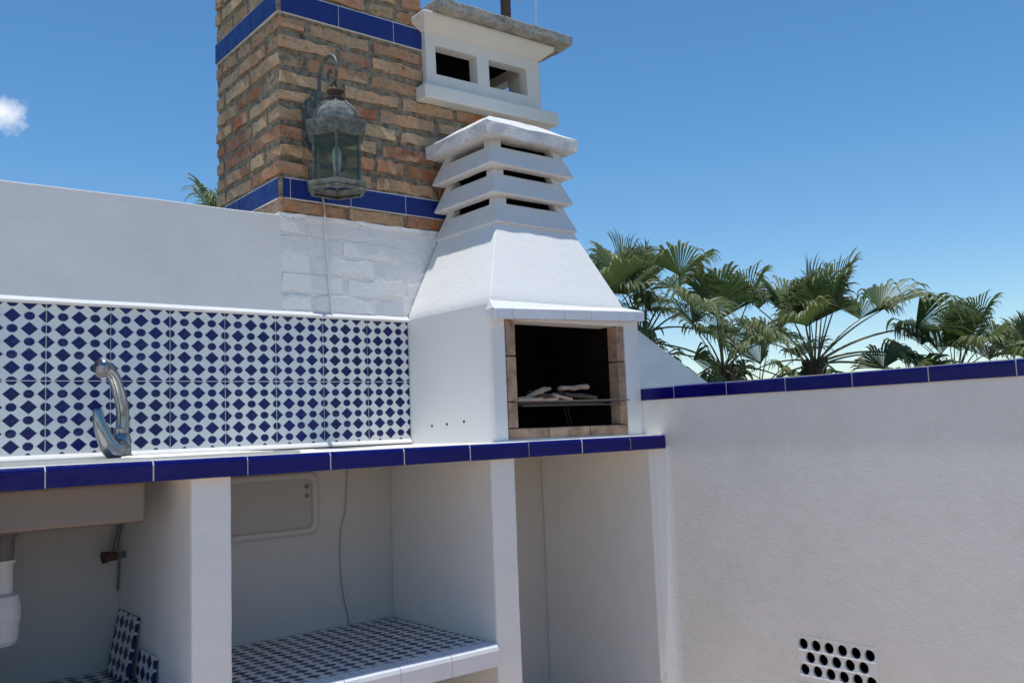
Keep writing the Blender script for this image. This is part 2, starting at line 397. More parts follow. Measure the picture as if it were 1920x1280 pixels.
tile_me = None
def tile_mesh(w=.197, h=.2505, t=.0075, name='tile'):
    bm = bmesh.new(); bx(bm, (.2 - w) / 2, (.2 + w) / 2, (.253 - h) / 2, (.253 + h) / 2, 0, t)
    bmesh.ops.bevel(bm, geom=[e for e in bm.edges if all(v.co.z > t - 1e-5 for v in e.verts)], offset=.0012, segments=1, affect='EDGES')
    me = bpy.data.meshes.new(name); bm.to_mesh(me); bm.free(); me.materials.append(M_tile); return me
tile_me = tile_mesh()
H = .254
for k in range(11):
    for j in range(2):
        x = -.2 * (k + 1); z = 1.2005 - .0 + (.0 if j else -.254)
        link('tile', tile_me, None, wall, (x + random.uniform(-.0004, .0004), .0085 - .001 + random.uniform(-.0006, .0004), 1.2015 if j else .9475), rot=(PI / 2, 0, random.uniform(-.002, .002)))

# ------------------------------------------------------------------ brick chimney
chim = thing('brick_chimney', 'square red and tan brick chimney column with two blue tile bands', 'chimney', (-.2, .33, 1.85))
XL, XR, YB = -.576, .785, .655
def mortar(name, x0, x1, y0, y1, z0, z1, mat, amp=.0058, seed=0):
    bm = box(x0, x1, y0, y1, z0, z1); return rough(bm, .015, amp, 38, seed)
obj('mortar_core', mortar('m', XL + .0065, .112, .0065, YB - .009, 1.861, 3.55, M_mortar), M_mortar, chim)
obj('mortar_core', mortar('m', .106, XR - .009, .0065, YB - .012, 1.861, 2.44, M_mortar, seed=3), M_mortar, chim)
obj('mortar_core', mortar('m', XL + .003, XR - .009, .0030, YB - .012, 1.462, 1.861, M_paintbrick, .0020, seed=5), M_paintbrick, chim, )
def brick_mesh(seed, name='brick', chip=.035):
    """unit brick centred on 0, worn corners; scaled to size by the object"""
    rnd = random.Random(seed); bm = bmesh.new(); bmesh.ops.create_cube(bm, size=1)
    bmesh.ops.subdivide_edges(bm, edges=[e for e in bm.edges if abs(e.verts[0].co.x - e.verts[1].co.x) > .5], cuts=5)
    for v in bm.verts:
        end = abs(v.co.x) > .49
        v.co.x += (rnd.uniform(-.022, .006) if end else 0) * (1 if v.co.x > 0 else -1)
        v.co.z += rnd.uniform(-.15, .07) * (1 if v.co.z > 0 else -1)
        v.co.y += rnd.uniform(-chip, chip * .4) * (1 if v.co.y > 0 else -1)
    me = bpy.data.meshes.new(name); 
    bmesh.ops.bevel(bm, geom=[e for e in bm.edges if e.calc_face_angle(0) > 1.0], offset=.014, segments=1, affect='EDGES')
    bm.to_mesh(me); bm.free(); return me
bricks = [brick_mesh(i) for i in range(8)]; 
pbricks = [brick_mesh(i + 20, chip=.010) for i in range(5)]
for b in bricks: b.materials.append(M_brick)
for b in pbricks: b.materials.append(M_paintbrick)
def put_brick(x0, x1, y0, y1, z0, z1, meshes=bricks, rotz=0, label=None):
    me = random.choice(meshes)
    sx, sy, sz = x1 - x0, y1 - y0, z1 - z0
    c = ((x0 + x1) / 2, (y0 + y1) / 2, (z0 + z1) / 2)
    along_y = sy > sx
    o = link('brick', me, None, chim, c, rot=(random.uniform(-.012, .012) * (0 if along_y else 1), random.uniform(-.012, .012) * (0 if along_y else 1), (PI / 2 if along_y else 0) + random.choice((0, PI)) + random.uniform(-.008, .008)),
             scale=(sy, sx, sz) if along_y else (sx, sy, sz))
    return o
def course(z0, z1, k, xr, depth=.03, meshes=bricks, left=True, pro=.0):
    g = .022
    ln = .272
    def j(): return random.uniform(-.006, .006)
    pr = lambda: random.uniform(-.003, .004) + pro
    # corner brick
    if k % 2: cx, cy = ln, .115
    else: cx, cy = .125, ln
    cx += j() * 3; cy += j() * 3
    put_brick(XL - pr(), XL + cx, -pr(), cy if left else .06, z0 + j() * .4, z1 + j() * .4, meshes)
    x = XL + cx + g
    while x < xr - .03:
        L = ln * random.choice((1, 1, 1, .98, .48, 1.04)) + j() * 2
        x1 = min(x + L, xr)
        if xr - x1 < .05: x1 = xr
        put_brick(x, x1, -pr(), .09, z0 + j() * .5, z1 + j() * .5, meshes)
        x = x1 + g + j()
    if left:
        y = cy + g
        while y < YB - .03:
            L = ln * random.choice((1, 1, 1, .5, 1.02)) + j() * 2
            y1 = min(y + L, YB)
            if YB - y1 < .05: y1 = YB
            put_brick(XL - pr(), XL + .09, y, y1, z0 + j() * .5, z1 + j() * .5, meshes)
            y = y1 + g + j()
k = 0
course(1.868, 1.918, 1, XR)
n = 9; p = (2.682 - 2.008) / n
for i in range(n):
    z = 2.008 + p * i + .010; course(z, z + p - .025, i, XR if z < 2.40 else .112)
for i in range(9):
    z = 2.782 + .0755 * i + .008; course(z, z + .055, i, .112)
for i in range(5):   # painted bricks under the column
    z = 1.478 + .0765 * i; course(z + .004, z + .068, i, XR, meshes=pbricks, left=False, pro=-.0015)
# rough white mortar lip under the first clay course
bm = box(XL - .003, XR, -.004, .05, 1.850, 1.866); obj('mortar_lip', rough(bm, .03, .004, 14, 8), M_paintbrick, chim)
def band(z0, z1, xs, ys):
    for a, b in zip(xs, xs[1:]):
        obj('tile', box(a + .0015, b - .0015, -.004, .012, z0, z1, .0018, 1), M_blue2, chim, origin=((a + b) / 2, 0, z0))
    for a, b in zip(ys, ys[1:]):
        obj('tile', box(XL - .004, XL + .012, a + .0015, b - .0015, z0, z1, .0018, 1), M_blue2, chim, origin=(XL, (a + b) / 2, z0))
band(1.926, 2.004, [-.566, -.532, -.263, .004, .271, .538, .783], [.008, .130, .395, .655])
band(2.688, 2.778, [-.564, -.303, -.035, .112], [.008, .255, .52, .655])
for z0, z1 in ((1.922, 2.008), (2.684, 2.782)):
    obj('grout', rough(box(XL - .002, XL + .02, -.002, .02, z0, z1), .03, .001, 20), M_mortar, chim)
obj('tile_bed', box(XL - .0012, XR, -.0012, .02, 1.922, 2.008), M_grout, chim)
obj('tile_bed', box(XL - .0012, XL + .02, .021, YB, 1.922, 2.008), M_grout, chim)
obj('tile_bed', box(XL - .0012, .112, -.0012, .02, 2.684, 2.782), M_grout, chim)
obj('tile_bed', box(XL - .0012, XL + .02, .021, YB, 2.684, 2.782), M_grout, chim)

# vent house on the column's shoulder
vent = thing('chimney_vent', 'white masonry chimney vent with two square openings under a weathered concrete slab', 'chimney vent', (.12, 0, 2.44))
def V3(bm): return bevel(bm, .004, 2)
obj('base_slab', rough(bevel(box(.078, .866, -.07, .56, 2.445, 2.510), .006, 2), .06, .0022, 8), M_vent, vent)
xs = [.118, .172, .405, .475, .708, .785]; zs = [2.508, 2.580, 2.712, 2.775]
obj('front_wall', bevel(grid_plate(xs, zs, {(1, 1), (3, 1)}, -.03, .035), .004, 2), M_vent, vent)
ys = [.040, .13, .33, .52]
bm = grid_plate(ys, zs, {(1, 1)}, .72, .785)
for v in bm.verts: v.co = Vector((v.co.y, v.co.x, v.co.z))
obj('side_wall', bm, M_vent, vent)
obj('side_wall', box(.118, .17, .036, .52, 2.508, 2.775), M_vent, vent)
bm = grid_plate([.172, .46, .68, .718], [2.508, 2.56, 2.73, 2.775], {(1, 1)}, .46, .52); obj('rear_wall', bm, M_vent, vent)
bm = bmesh.new(); frustum(bm, (.112, .79, -.035, .525, 2.768), (.075, .835, -.095, .57, 2.806)); 
obj('cornice', bevel(bm, .006, 2), M_vent, vent)
obj('cornice', bevel(box(.070, .838, -.10, .575, 2.8065, 2.832), .008, 3), M_vent, vent)
obj('top_slab', rough(bevel(box(.118, .915, -.155, .64, 2.832, 2.878), .006, 2), .04, .004, 11, 2), M_conc, vent)
obj('vent_dark_block', box(.175, .30, .10, .44, 2.511, 2.765), M_black, vent)  # solid black block gives the enclosed vent its shade and soot
obj('vent_floor', box(.171, .72, .036, .459, 2.5105, 2.514), M_soot, vent)
obj('vent_ceiling', box(.171, .72, .036, .459, 2.762, 2.767), M_soot, vent)
for o in vent.children: pass
vent.rotation_euler = (0, math.radians(-1.2), 0)
bm = bmesh.new(); tube(bm, [(.69, .1, 2.88), (.695, .1, 3.30)], .026, 14)
tag(obj('flue_pipe', bm, M_iron, origin=(.69, .1, 2.88)), 'short rusty pipe rising from the concrete slab', 'pipe')
bm = bmesh.new(); tube(bm, [(1.068, .3, 2.2), (1.07, .3, 3.17), (1.09, .3, 3.6)], [.012, .006, .004], 8)
for i in range(4):
    z = 3.36 + i * .07; tube(bm, [(1.078 + i * .003, .3 - .16 + .02 * i, z), (1.078 + i * .003, .3 + .16 - .02 * i, z)], .003, 6)
tag(obj('antenna_mast', bm, M_pvc, origin=(1.068, .3, 2.2)), 'thin white antenna mast against the sky behind the chimney vent', 'antenna')

# ------------------------------------------------------------------ wall lantern
CX, CY = -.424, -.185
lan = thing('wall_lantern', 'verdigris metal and glass wall lantern hanging from a scroll bracket on the brick column', 'lantern', (CX, 0, 2.2))
# back plate: a shield with moulded rims
prof = [(-.052, 2.165), (-.058, 2.20), (-.050, 2.225), (-.058, 2.25), (-.056, 2.315), (-.042, 2.34), (-.030, 2.345), (-.018, 2.375), (0, 2.385)]
shape = [(CX + x, z) for x, z in prof] + [(CX - x, z) for x, z in prof[-2::-1]] + [(CX + .03, 2.13), (CX, 2.115), (CX - .03, 2.13)]
obj('back_plate', bevel(prism(shape, 'y', -.018, -.004), .003, 2), M_lamp, lan)
c0 = sum(p[1] for p in shape) / len(shape)
obj('plate_moulding', bevel(prism([(CX + (x - CX) * .72, c0 + (z - c0) * .8) for x, z in shape], 'y', -.034, -.0175), .006, 3), M_lamp, lan)
LR = math.radians(62)
LS = .92
def hexr(bm, prof): lathe(bm, [(r * LS, z) for r, z in prof], 6, (CX, CY, 0), LR)
R0 = .108 * LS
# cap brim, dome, neck
bm = bmesh.new(); hexr(bm, [(.112, 2.128), (.128, 2.135), (.136, 2.170), (.142, 2.178), (.140, 2.186), (.120, 2.192)]); obj('brim', bm, M_lamp, lan)
bm = bmesh.new(); hexr(bm, [(.104, 2.191), (.100, 2.212), (.086, 2.238), (.064, 2.260), (.046, 2.274), (.036, 2.29)]); obj('dome', bm, M_lamp, lan)
for kk in range(6):
    a = kk * PI / 3 + LR; bm = bmesh.new()
    tube(bm, [(CX + r * math.cos(a), CY + r * math.sin(a), z) for r, z in ((.097, 2.191), (.093, 2.213), (.080, 2.240), (.060, 2.262), (.042, 2.277))], .0035, 6); obj('rib', bm, M_lamp, lan)
bm = bmesh.new(); lathe(bm, [(.036, 2.288), (.038, 2.292), (.026, 2.300), (.024, 2.312), (.032, 2.318), (.034, 2.324), (.020, 2.330), (.010, 2.338), (.006, 2.352)], 16, (CX, CY, 0)); obj('finial', bm, M_iron, lan, smooth=True)
# base ring with open bottom
def hexloop(prof):
    prof = [(r * LS, z) for r, z in prof]; bm = bmesh.new(); R_ = [[bm.verts.new((CX + r * math.cos(k * PI / 3 + LR), CY + r * math.sin(k * PI / 3 + LR), z)) for k in range(6)] for r, z in prof]
    for i in range(len(R_)):
        A, B = R_[i], R_[(i + 1) % len(R_)]
        for k in range(6): bm.faces.new((A[k], A[(k + 1) % 6], B[(k + 1) % 6], B[k]))
    return bm
obj('base', hexloop([(.100, 1.956), (.113, 1.956), (.137, 1.946), (.139, 1.940), (.128, 1.930), (.118, 1.930), (.108, 1.944), (.098, 1.950)]), M_lamp, lan)
obj('base_lower_rim', hexloop([(.126, 1.9305), (.130, 1.926), (.122, 1.918), (.112, 1.918), (.112, 1.924)]), M_lamp, lan)
bm = bmesh.new()
for kk in range(3):
    a = kk * PI / 3 + LR; tube(bm, [(CX + .10 * math.cos(a), CY + .10 * math.sin(a), 1.949), (CX - .10 * math.cos(a), CY - .10 * math.sin(a), 1.949 + kk * .0003)], .004, 6)
lathe(bm, [(.03, 1.946), (.03, 1.957)], 16, (CX, CY, 0)); obj('floor_spider', bm, M_lamp, lan)
for kk in range(6):
    a = kk * PI / 3 + LR; a2 = a + PI / 3
    p = Vector((CX + R0 * math.cos(a), CY + R0 * math.sin(a), 0)); q = Vector((CX + R0 * math.cos(a2), CY + R0 * math.sin(a2), 0))
    bm = bmesh.new(); tube(bm, [p + Vector((0, 0, 1.950)), p + Vector((0, 0, 2.132))], .0055, 6); obj('post', bm, M_lamp, lan)
    d = (q - p).normalized(); nn = Vector((d.y, -d.x, 0)); a_, b_ = p + d * .006, q - d * .006
    bm = bmesh.new()
    vs_ = [bm.verts.new(v) for v in (a_ + Vector((0, 0, 1.956)), b_ + Vector((0, 0, 1.956)), b_ + Vector((0, 0, 2.130)), a_ + Vector((0, 0, 2.130)))]
    f = bm.faces.new(vs_); ex = bmesh.ops.extrude_face_region(bm, geom=[f]); bmesh.ops.translate(bm, vec=nn * .003, verts=[g for g in ex['geom'] if isinstance(g, bmesh.types.BMVert)])
    obj('glass_pane', bm, M_glass, lan)
bm = bmesh.new(); lathe(bm, [(.014, 1.956), (.014, 1.99), (.012, 2.0)], 14, (CX, CY, 0)); obj('lamp_socket', bm, M_pvc, lan)
bm = bmesh.new(); lathe(bm, [(.012, 2.0), (.016, 2.03), (.019, 2.06), (.017, 2.085), (.006, 2.105)], 16, (CX, CY, 0)); obj('bulb', bm, M_bulb, lan, smooth=True)
# scroll bracket
arm = spline([(CX, -.03, 2.29), (CX, -.048, 2.34), (CX, -.052, 2.40), (CX, -.066, 2.45), (CX, -.100, 2.480), (CX, -.150, 2.482), (CX, -.192, 2.45), (CX, -.198, 2.40), (CX, -.172, 2.362), (CX, -.138, 2.368), (CX, -.124, 2.398), (CX, -.142, 2.422), (CX, -.158, 2.408)], 7)
bm = bmesh.new(); nA = len(arm); tube(bm, arm, [.0085 - .003 * i / nA for i in range(nA)], 8); obj('scroll_bracket', bm, M_lamp, lan, smooth=True)
bm = bmesh.new(); tube(bm, spline([(CX, -.03, 2.30), (CX, -.06, 2.318), (CX, -.09, 2.30), (CX, -.103, 2.275), (CX, -.085, 2.262)], 6), .006, 8); obj('scroll_bracket', bm, M_lamp, lan, smooth=True)
bm = bmesh.new(); tube(bm, [(CX, -.186, 2.375), (CX, -.186, 2.35)], .004, 6); obj('hanger', bm, M_iron, lan)
bm = bmesh.new(); tube(bm, spline([(CX, -.03, 2.15), (CX + .004, -.03, 2.06), (CX + .012, -.014, 1.99), (-.394, -.010, 1.93), (-.388, -.010, 1.872)], 6), .0042, 7)
cab = thing('lantern_cable', 'thin brown cable coming down from under the lantern over painted bricks', 'cable', (-.388, 0, 1.872))
obj('cable', bm, M_cable, cab, smooth=True)
bm = bmesh.new(); tube(bm, spline([(-.388, -.008, 1.875), (-.384, -.007, 1.80), (-.378, -.007, 1.70), (-.374, -.007, 1.60), (-.366, -.007, 1.53), (-.362, -.007, 1.466)], 6), .0042, 8)
obj('painted_cable', bm, M_paintbrick, cab, smooth=True)['label'] = 'stretch of the cable painted white with the bricks'

# ------------------------------------------------------------------ masonry counter
ctr = thing('masonry_counter', 'white masonry outdoor kitchen counter edged with cobalt blue tiles', 'counter', (-.9, -.35, 0))
obj('countertop', rough(bevel(box(-4.5, .803, -.684, .008, .884, .9385), .002, 1), .12, .0012, 6), M_vent, ctr)
def rim_mesh(L, name, mat, zt, zb, flange=.016):
    pts = [(-.700, zb), (-.700, zt - .012), (-.6985, zt - .0055), (-.6945, zt - .0012), (-.688, zt), (-.700 + flange, zt + .0005), (-.700 + flange, zt - .006), (-.6895, zt - .0065), (-.6895, zb)]
    bm = prism(pts, 'x', 0, L); me = bpy.data.meshes.new(name); bmesh.ops.recalc_face_normals(bm, faces=bm.faces); bm.to_mesh(me); bm.free(); me.materials.append(mat); return me
PT = .26726
rm = rim_mesh(PT - .004, 'rim_tile', M_blue, .9375, .8820)
rml = rim_mesh(.803 - .594 - .002, 'rim_tile_cut', M_blue, .9375, .8820)
link('rim_tile', rml, None, ctr, (.596, 0, 0))
for i in range(16):
    link('rim_tile', rm, None, ctr, (.594 - PT * (i + 1) + .002, random.uniform(-.0008, .0008), random.uniform(-.0006, .0006)), rot=(0, random.uniform(-.0012, .0012), 0))
obj('rim_grout', prism([(-.6985, .8832), (-.6985, .926), (-.694, .9345), (-.686, .9362), (-.6845, .9362), (-.6845, .93), (-.687, .93), (-.687, .8832)], 'x', -4.5, .802), M_grout, ctr)
def pillar(x0, x1, seed):
    bm = box(x0, x1, -.67, .022, -.30, .884, .007, 2); rough(bm, .045, .0022, 9, seed)
    return obj('pillar', bm, M_stucco, ctr, origin=((x0 + x1) / 2, -.3, 0))
pillar(-1.164, -1.047, 1); pillar(-.095, .014, 2); pillar(.735, .790, 3); pillar(-1.78, -1.66, 4); pillar(-2.9, -2.78, 5)  # unseen pillar left of the sink bay, set close to darken the bay
# concave fillet between last pillar and parapet
bm = prism([(.768, -.6690), (.778, -.6735), (.790, -.678), (.799, -.688), (.804, -.702), (.8058, -.722), (.84, -.72), (.84, -.66), (.775, -.66)], 'z', -.30, .884); obj('plaster_fillet', bm, M_stucco, ctr)
# tiled shelves
def shelf(x0, x1, z, label=None):
    sh = obj('shelf', bevel(box(x0, x1, -.672, .021, z - .075, z - .009), .003, 1), M_whiteglaze if 0 else M_smooth, ctr, origin=((x0 + x1) / 2, -.3, z - .04))
    nx = int((x1 - x0) / .2) + 1
    for i in range(nx):
        for j in range(3):
            a = x1 - .2 * (i + 1) - .002; b = .018 - .253 * (j + 1)
            if a < x0 - .001:
                pass
            if j < 2:
                link('tile', tile_me, None, sh, (a, b, z - .0085 + random.uniform(-.0004, .0004)), rot=(0, 0, 0))
            else:
                link('tile', tile_cut, None, sh, (a, b, z - .0085), rot=(0, 0, 0))
    # white bullnose edge tiles
    L = .20; x = x1 - .004
    while x > x0 + .01:
        xa = max(x0, x - L)
        pts = [(-.684, z - .073), (-.686, z - .020), (-.683, z - .008), (-.676, z - .002), (-.666, z), (-.612, z), (-.612, z - .006), (-.673, z - .0085), (-.673, z - .073)]
        bm = prism(pts, 'x', xa + .001, x - .001); obj('rim_tile', bm, M_whiteglaze, sh, origin=((xa + x) / 2, -.68, z)); x -= L
    return sh
bm = bmesh.new(); bx(bm, .0015, .1985, .253 - .13 + .0015, .2517, 0, .0075); me = bpy.data.meshes.new('tile_cut'); bm.to_mesh(me); bm.free(); me.materials.append(M_tile); tile_cut = me
shelf(-1.045, -.097, .243)
shelf(-1.66, -1.166, .243)

# shallow framed lid on the wall of the middle bay
pan = thing('access_panel', 'pale rectangular access cover with raised rounded frame on the recess wall', 'access panel', (-.68, .02, .73))
def rrect(x0, x1, z0, z1, r, n=5):
    out = []
    for cx, cz, a0 in ((x1 - r, z1 - r, 0), (x0 + r, z1 - r, 90), (x0 + r, z0 + r, 180), (x1 - r, z0 + r, 270)):
        for k in range(n + 1): a = math.radians(a0 + 90 * k / n); out.append((cx + r * math.cos(a), cz + r * math.sin(a)))
    return out
o_ = rrect(-.93, -.428, .612, .85, .035); i_ = rrect(-.905, -.455, .637, .826, .025)
bm = bmesh.new(); rings = []
for pts, y in ((o_, .022), (o_, .008), ([((a[0] + b[0]) / 2, (a[1] + b[1]) / 2) for a, b in zip(o_, i_)], -.002), (i_, .006), (i_, .016)):
    rings.append([bm.verts.new((p[0], y, p[1])) for p in pts])
for a, b in zip(rings, rings[1:]):
    for kk in range(len(a)): bm.faces.new((a[kk], a[(kk + 1) % len(a)], b[(kk + 1) % len(a)], b[kk]))
obj('frame', bm, M_under, pan, smooth=True)
obj('cover', prism(i_, 'y', .014, .021), M_palepaint, pan)
bm = bmesh.new()
tube(bm, [(-.475, .010, .795), (-.475, .016, .795)], .009, 12); tube(bm, [(-.474, .010, .760), (-.474, .016, .760)], .008, 12); obj('latch', bm, M_greyplastic, pan)

bm = bmesh.new(); tube(bm, spline([(-.296, .014, .884), (-.291, .013, .84), (-.297, .014, .76), (-.303, .014, .69), (-.318, .014, .64), (-.326, .014, .60), (-.331, .013, .52), (-.328, .014, .43), (-.318, .013, .35), (-.303, .012, .29), (-.298, .008, .246)], 5), .0055, 8)
tag(obj('hanging_cord', bm, M_under, origin=(-.3, .014, .246), smooth=True), 'painted white cord running down the wall of the tiled recess', 'cord')

# ------------------------------------------------------------------ sink
snk = thing('kitchen_sink', 'stainless steel sink with long drainboard let into the counter', 'sink', (-1.6, -.4, .93))
bm = bmesh.new()
def ring(pts, z): return [bm.verts.new((p[0], p[1], z)) for p in pts]
o1 = rrect(-2.20, -.80, -.635, -.085, .03)
o2 = rrect(-2.185, -.815, -.62, -.10, .025)
b1 = rrect(-1.72, -1.30, -.57, -.20, .05); b2 = rrect(-1.71, -1.31, -.56, -.21, .045)
R_ = [ring(o1, .9365), ring(o1, .9455), ring(o2, .9475), ring(o2, .9435), ring(b1, .9425), ring(b2, .80), ring(rrect(-1.69, -1.33, -.54, -.23, .04), .785)]
for a, b in zip(R_, R_[1:]):
    for kk in range(len(a)): bm.faces.new((a[kk], a[(kk + 1) % len(a)], b[(kk + 1) % len(a)], b[kk]))
bm.faces.new(R_[-1]); obj('sink_top', bm, M_steel, snk)
obj('basin', bevel(box(-1.655, -1.255, -.575, -.17, .765, .883), .012, 3), M_dull, snk)
for i in range(5):
    y = -.54 + .09 * i; bm = bmesh.new(); tube(bm, [(-1.24, y, .9435), (-.86, y, .9445)], .004, 6); obj('drain_ridge', bm, M_steel, snk)
tr_ = thing('drain_trap', 'white plastic drain trap hanging from grey flange under the sink', 'drain pipe', (-1.56, -.3, .766))
bm = bmesh.new(); lathe(bm, [(.042, .735), (.046, .738), (.046, .748), (.060, .752), (.060, .764)], 20, (-1.575, -.30, 0)); lathe(bm, [(.036, .672), (.038, .735)], 20, (-1.575, -.30, 0)); obj('flange', bm, M_greyplastic, tr_, smooth=False)
bm = bmesh.new(); lathe(bm, [(.034, .580), (.034, .662), (.040, .664), (.040, .673)], 20, (-1.575, -.30, 0)); obj('tailpipe', bm, M_pvc, tr_)
bm = bmesh.new(); lathe(bm, [(.045, .440), (.052, .452), (.055, .500), (.056, .504), (.058, .506), (.058, .545), (.052, .575), (.040, .581), (.036, .582)], 24, (-1.578, -.30, 0)); obj('bottle_trap', bm, M_pvc, tr_)
bm = bmesh.new(); tube(bm, spline([(-1.60, -.30, .55), (-1.61, -.24, .55), (-1.61, -.15, .55), (-1.61, .02, .55)], 5), .02, 12); obj('waste_pipe', bm, M_pvc, tr_, smooth=True)
vl = thing('water_valve', 'small dark shut-off valve with hose in the recess corner beside the sink', 'valve', (-1.18, -.03, .62))
bm = bmesh.new(); tube(bm, [(-1.166, -.05, .622), (-1.196, -.055, .622)], .012, 12); obj('valve_body', bm, M_chrome, vl)
bm = bmesh.new(); tube(bm, [(-1.196, -.055, .622), (-1.204, -.056, .622)], .016, 10); tube(bm, [(-1.203, -.056, .622), (-1.238, -.06, .620)], [.014, .020], 12); obj('knob', bm, M_iron, vl)
bm = bmesh.new(); tube(bm, spline([(-1.200, -.055, .63), (-1.190, -.05, .68), (-1.180, -.045, .735), (-1.19, -.045, .80), (-1.22, -.08, .86)], 5), .009, 10); obj('hose', bm, M_greyplastic, vl, smooth=True)
bm = bmesh.new(); tube(bm, [(-1.170, -.005, .61), (-1.1725, .008, .50)], .004, 8); obj('pipe', bm, M_greyplastic, vl)

# faucet: swan-neck spout and big curved lever
FX, FY = -1.205, -.125
fau = thing('faucet', 'chrome single lever faucet with curved spout standing before the patterned tiles', 'faucet', (FX, FY, .945))
bm = bmesh.new(); lathe(bm, [(.040, .9445), (.040, .950), (.036, .953), (.035, .985), (.037, .998), (.033, 1.012), (.028, 1.022)], 24, (FX, FY, 0)); obj('body', bm, M_chrome, fau, smooth=True)
sp = spline([(FX + .004, FY, 1.005), (FX + .010, FY, 1.055), (FX + .006, FY - .004, 1.11), (FX - .010, FY - .02, 1.16), (FX - .034, FY - .05, 1.204), (FX - .064, FY - .08, 1.228), (FX - .086, FY - .10, 1.230)], 8)
n_ = len(sp); bm = bmesh.new(); tube(bm, sp, [.0225 - .003 * math.sin(PI * i / n_) + (.003 if i > n_ - 6 else 0) for i in range(n_)], 18); obj('spout', bm, M_chrome, fau, smooth=True)
e0 = Vector((FX - .080, FY - .094, 1.226)); bm = bmesh.new(); tube(bm, [e0, e0 + Vector((-.006, -.012, -.022))], [.017, .0155], 16); obj('aerator', bm, M_greyplastic, fau)
bm = bmesh.new(); lathe(bm, [(.021, 1.018), (.023, 1.022), (.023, 1.036), (.020, 1.040)], 20, (FX + .005, FY, 0)); obj('collar', bm, M_chrome, fau)
lv = spline([(FX - .004, FY - .02, .972), (FX - .028, FY - .045, .968), (FX - .048, FY - .055, .985), (FX - .068, FY - .060, 1.025), (FX - .080, FY - .062, 1.065), (FX - .084, FY - .062, 1.100)], 7)
n_ = len(lv); bm = bmesh.new(); tube(bm, lv, [.035 - .022 * (i / (n_ - 1)) ** 1.3 for i in range(n_)], 16); obj('lever', bm, M_chrome, fau, smooth=True)

# loose tiles in the left recess
def loose(label, x_bot, x_top, y0, y1, h, zb):
    L = y1 - y0; bm = bmesh.new(); bx(bm, .0, L, 0, h, 0, .008)
    o = obj('loose_tile', bm, M_tile)
    d = Vector((x_top - x_bot, 0, math.sqrt(max(h * h - (x_top - x_bot) ** 2, 0))))
    d.normalize(); ex = Vector((0, 1, 0)); nn = ex.cross(d)
    m4 = Matrix((ex, d, nn)).transposed().to_4x4(); m4.translation = Vector((x_bot, y0, zb)); o.matrix_world = m4
    return tag(o, label, 'tile')
loose('loose patterned blue and white tile leaning on the pillar inside the left recess', -1.212, -1.173, -.215, -.010, .200, .2435)
loose('small cut tile piece standing on edge in front of the leaning patterned tile', -1.187, -1.176, -.395, -.235, .105, .2435)

# ------------------------------------------------------------------ barbecue
bbq = thing('masonry_barbecue', 'white masonry barbecue with tapering hood and slatted chimney cap on the counter', 'barbecue', (.4, -.3, .936))
F0 = -.578
bm = prism([(0, F0), (.066, F0), (.066, -.045), (.714, -.045), (.714, F0), (.806, F0), (.806, .0), (0, .0)], 'z', .9365, 1.464)
es = [e for e in bm.edges if abs(e.verts[0].co.z - e.verts[1].co.z) > .1 and e.verts[0].co.y < -.5]
bmesh.ops.recalc_face_normals(bm, faces=bm.faces); bmesh.ops.bevel(bm, geom=es, offset=.006, segments=2, profile=.5, affect='EDGES')
obj('body', bm, M_bbq, bbq)
obj('lintel', box(.0662, .7138, F0 + .002, -.47, 1.402, 1.4635), M_bbq, bbq)
obj('plinth_fillet', rough(prism([(F0 - .010, .9385), (F0 + .01, .9385), (F0 + .01, .950), (F0 - .002, .9455)], 'x', .0, .806), .05, .001, 15), M_grout, bbq)
bm = bmesh.new(); LV = []
for t_, z in ((0, 1.464), (.012, 1.476), (.035, 1.489), (.068, 1.502), (.105, 1.516), (.145, 1.530), (1, 1.830)):
    x0, x1, y0, y1 = [a_ + (b_ - a_) * t_ for a_, b_ in ((0, .163), (.728, .590), (F0, -.425), (0, -.012))]
    LV.append([bm.verts.new(p) for p in ((x0, y0, z), (x1, y0, z), (x1, y1, z), (x0, y1, z))])
for A, B in zip(LV, LV[1:]):
    for i in range(4): j = (i + 1) % 4; bm.faces.new((A[i], A[j], B[j], B[i]))
bm.faces.new(LV[-1]); bmesh.ops.recalc_face_normals(bm, faces=bm.faces)
es = [e for e in bm.edges if (e.verts[0].co - e.verts[1].co).z != 0 and abs((e.verts[0].co - e.verts[1].co).normalized().z) > .3]
bmesh.ops.bevel(bm, geom=es, offset=.007, segments=3, profile=.5, affect='EDGES')
ho = obj('hood', bm, M_bbq, bbq, smooth=True); ho.data.set_sharp_from_angle(angle=math.radians(28))
# mantel: row of white glazed tiles, rounded at the left corner, a little out of level
def mant(xa, xb, first=False):
    zl = lambda x: 1.421 + .027 * x / .8
    t = .042
    pts = [(xa, F0 - .034), (xb, F0 - .034), (xb, F0 - .0), (xa, F0 - .0)]
    if first: pts = [(xa, F0), (xa + .0, F0 - .012), (xa + .008, F0 - .026), (xa + .024, F0 - .034), (xb, F0 - .034), (xb, F0)]
    bm = bmesh.new(); A = [bm.verts.new((x, y, zl(x) - t * .5)) for x, y in pts]; B = [bm.verts.new((x, y, zl(x) + t * .5)) for x, y in pts]
    bm.faces.new(A); bm.faces.new(B)
    for i in range(len(pts)): j = (i + 1) % len(pts); bm.faces.new((A[i], A[j], B[j], B[i]))
    bmesh.ops.recalc_face_normals(bm, faces=bm.faces)
    es = [e for e in bm.edges if abs(e.verts[0].co.z - e.verts[1].co.z) < .01 and e.verts[0].co.z > zl(e.verts[0].co.x) and min(v.co.y for v in e.verts) < F0 - .005]
    bmesh.ops.bevel(bm, geom=es, offset=.006, segments=3, profile=.5, affect='EDGES')
    obj('mantel_tile', bm, M_whiteglaze, bbq, origin=((xa + xb) / 2, F0, 1.42))
js = [-.026, .078, .345, .494, .763, .812]
